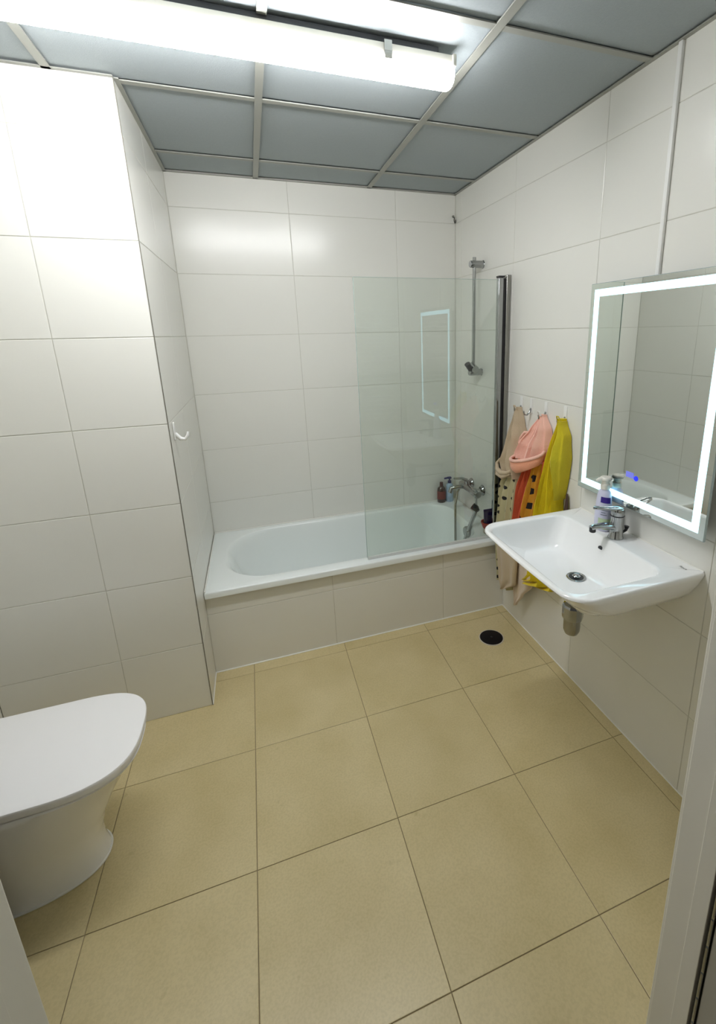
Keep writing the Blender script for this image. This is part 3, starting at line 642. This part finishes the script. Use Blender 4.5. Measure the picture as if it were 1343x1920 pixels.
# unseen dark hamper, added to shade the toilet side and the floor there
hm = thing('added_shade_hamper', (-2.115, -1.19, 0), 'dark unseen hamper added between toilet and door jamb to shade the toilet side', 'hamper')
g = G(); hl = []
for z, i in ((0, .012), (.004, .008), (.40, .002), (.74, 0), (.76, 0)): hl.append(rrect(-2.262+i, -1.975-i, -1.42+i, -.955-i, z, .03, 8, 5))
link('body', g.loft(hl), mat('shade_hamper_wicker', (.012, .009, .007), .7, noise=(90, .5), bump=(150, .5, .004)), hm)
link('lid', G().loft([rrect(-2.264, -1.973, -1.422, -.953, .761, .03, 8, 5), rrect(-2.264, -1.973, -1.422, -.953, .785, .03, 8, 5), rrect(-2.25, -1.985, -1.41, -.965, .795, .03, 8, 5)]), mat('shade_hamper_lid', (.015, .012, .010), .6), hm)
link('handle', G().tube([(-2.16, -1.19, .794), (-2.15, -1.19, .815), (-2.08, -1.19, .815), (-2.07, -1.19, .794)], .008, 10), M['dark_plastic'], hm)

# ------------------------------------------------------------------ ceiling lamp
lx0, lx1, ly = -1.82, -.600, -.633
lp = thing('ceiling_lamp', (-1.21, ly, H), 'long white batten lamp glowing under the ceiling grid', 'lamp')
link('housing', G().box((lx0+.006, ly-.033, 2.304), (lx1-.006, ly+.033, 2.332), .002), M['lamp_housing'], lp, smooth=False)
link('mount_gap_shade', G().box((lx0+.05, ly-.022, 2.331), (lx1-.05, ly+.022, H+.0)), M['dark_plastic'], lp, smooth=False)  # black fill stands in for the shadow gap between housing and ceiling
prof = [(-.037, .302), (-.0375, .290), (-.034, .276), (-.026, .2655), (-.013, .260), (0, .2585), (.013, .260), (.026, .2655), (.034, .276), (.0375, .290), (.037, .302), (.0, .3035)]
link('diffuser', G().loft([[Vector((x, ly+a*s, 2+.303-(.303-b)*s)) for a, b in prof] for x, s in ((lx0+.004, .93), (lx0+.012, 1), (lx1-.012, 1), (lx1-.004, .90), (lx1-.001, .72))]), M['diffuser'], lp)
for x in (lx0, lx1):
    s = 1 if x == lx1 else -1
    link('end_cap', G().box((x-s*.012, ly-.0385, 2.303), (x, ly+.0385, 2.334), .003), M['lamp_housing'], lp, smooth=False)
for x in (-.805, -1.60):
    link('clip', G().box((x-.011, ly-.041, 2.292), (x+.011, ly-.0335, 2.336), .001).box((x-.011, ly-.0415, 2.310), (x+.011, ly-.040, 2.313)), M['chrome_satin'], lp, smooth=False)

# ------------------------------------------------------------------ towel radiator on the front wall (seen in the glass)
tr = thing('towel_radiator', (-.27, YF+.06, .85), 'white ladder towel radiator on the wall beside the door, seen reflected in the glass', 'radiator')
for x in (-.47, -.07):
    link('upright', G().tube([(x, YF+.055, .82), (x, YF+.055, 1.80)], .015, 12), M['radiator_white'], tr)
    for z in (.90, 1.72): link('wall_bracket', G().tube([(x, YF, z), (x, YF+.055, z)], .009, 10), M['radiator_white'], tr)
z = .86
for n_ in (6, 5, 6, 5):
    for k in range(n_):
        link('rung', G().tube([(-.47, YF+.062, z), (-.07, YF+.062, z)], .0095, 10), M['radiator_white'], tr); z += .036
    z += .045

for o in bpy.data.objects:
    if '_o' in o: del o['_o']
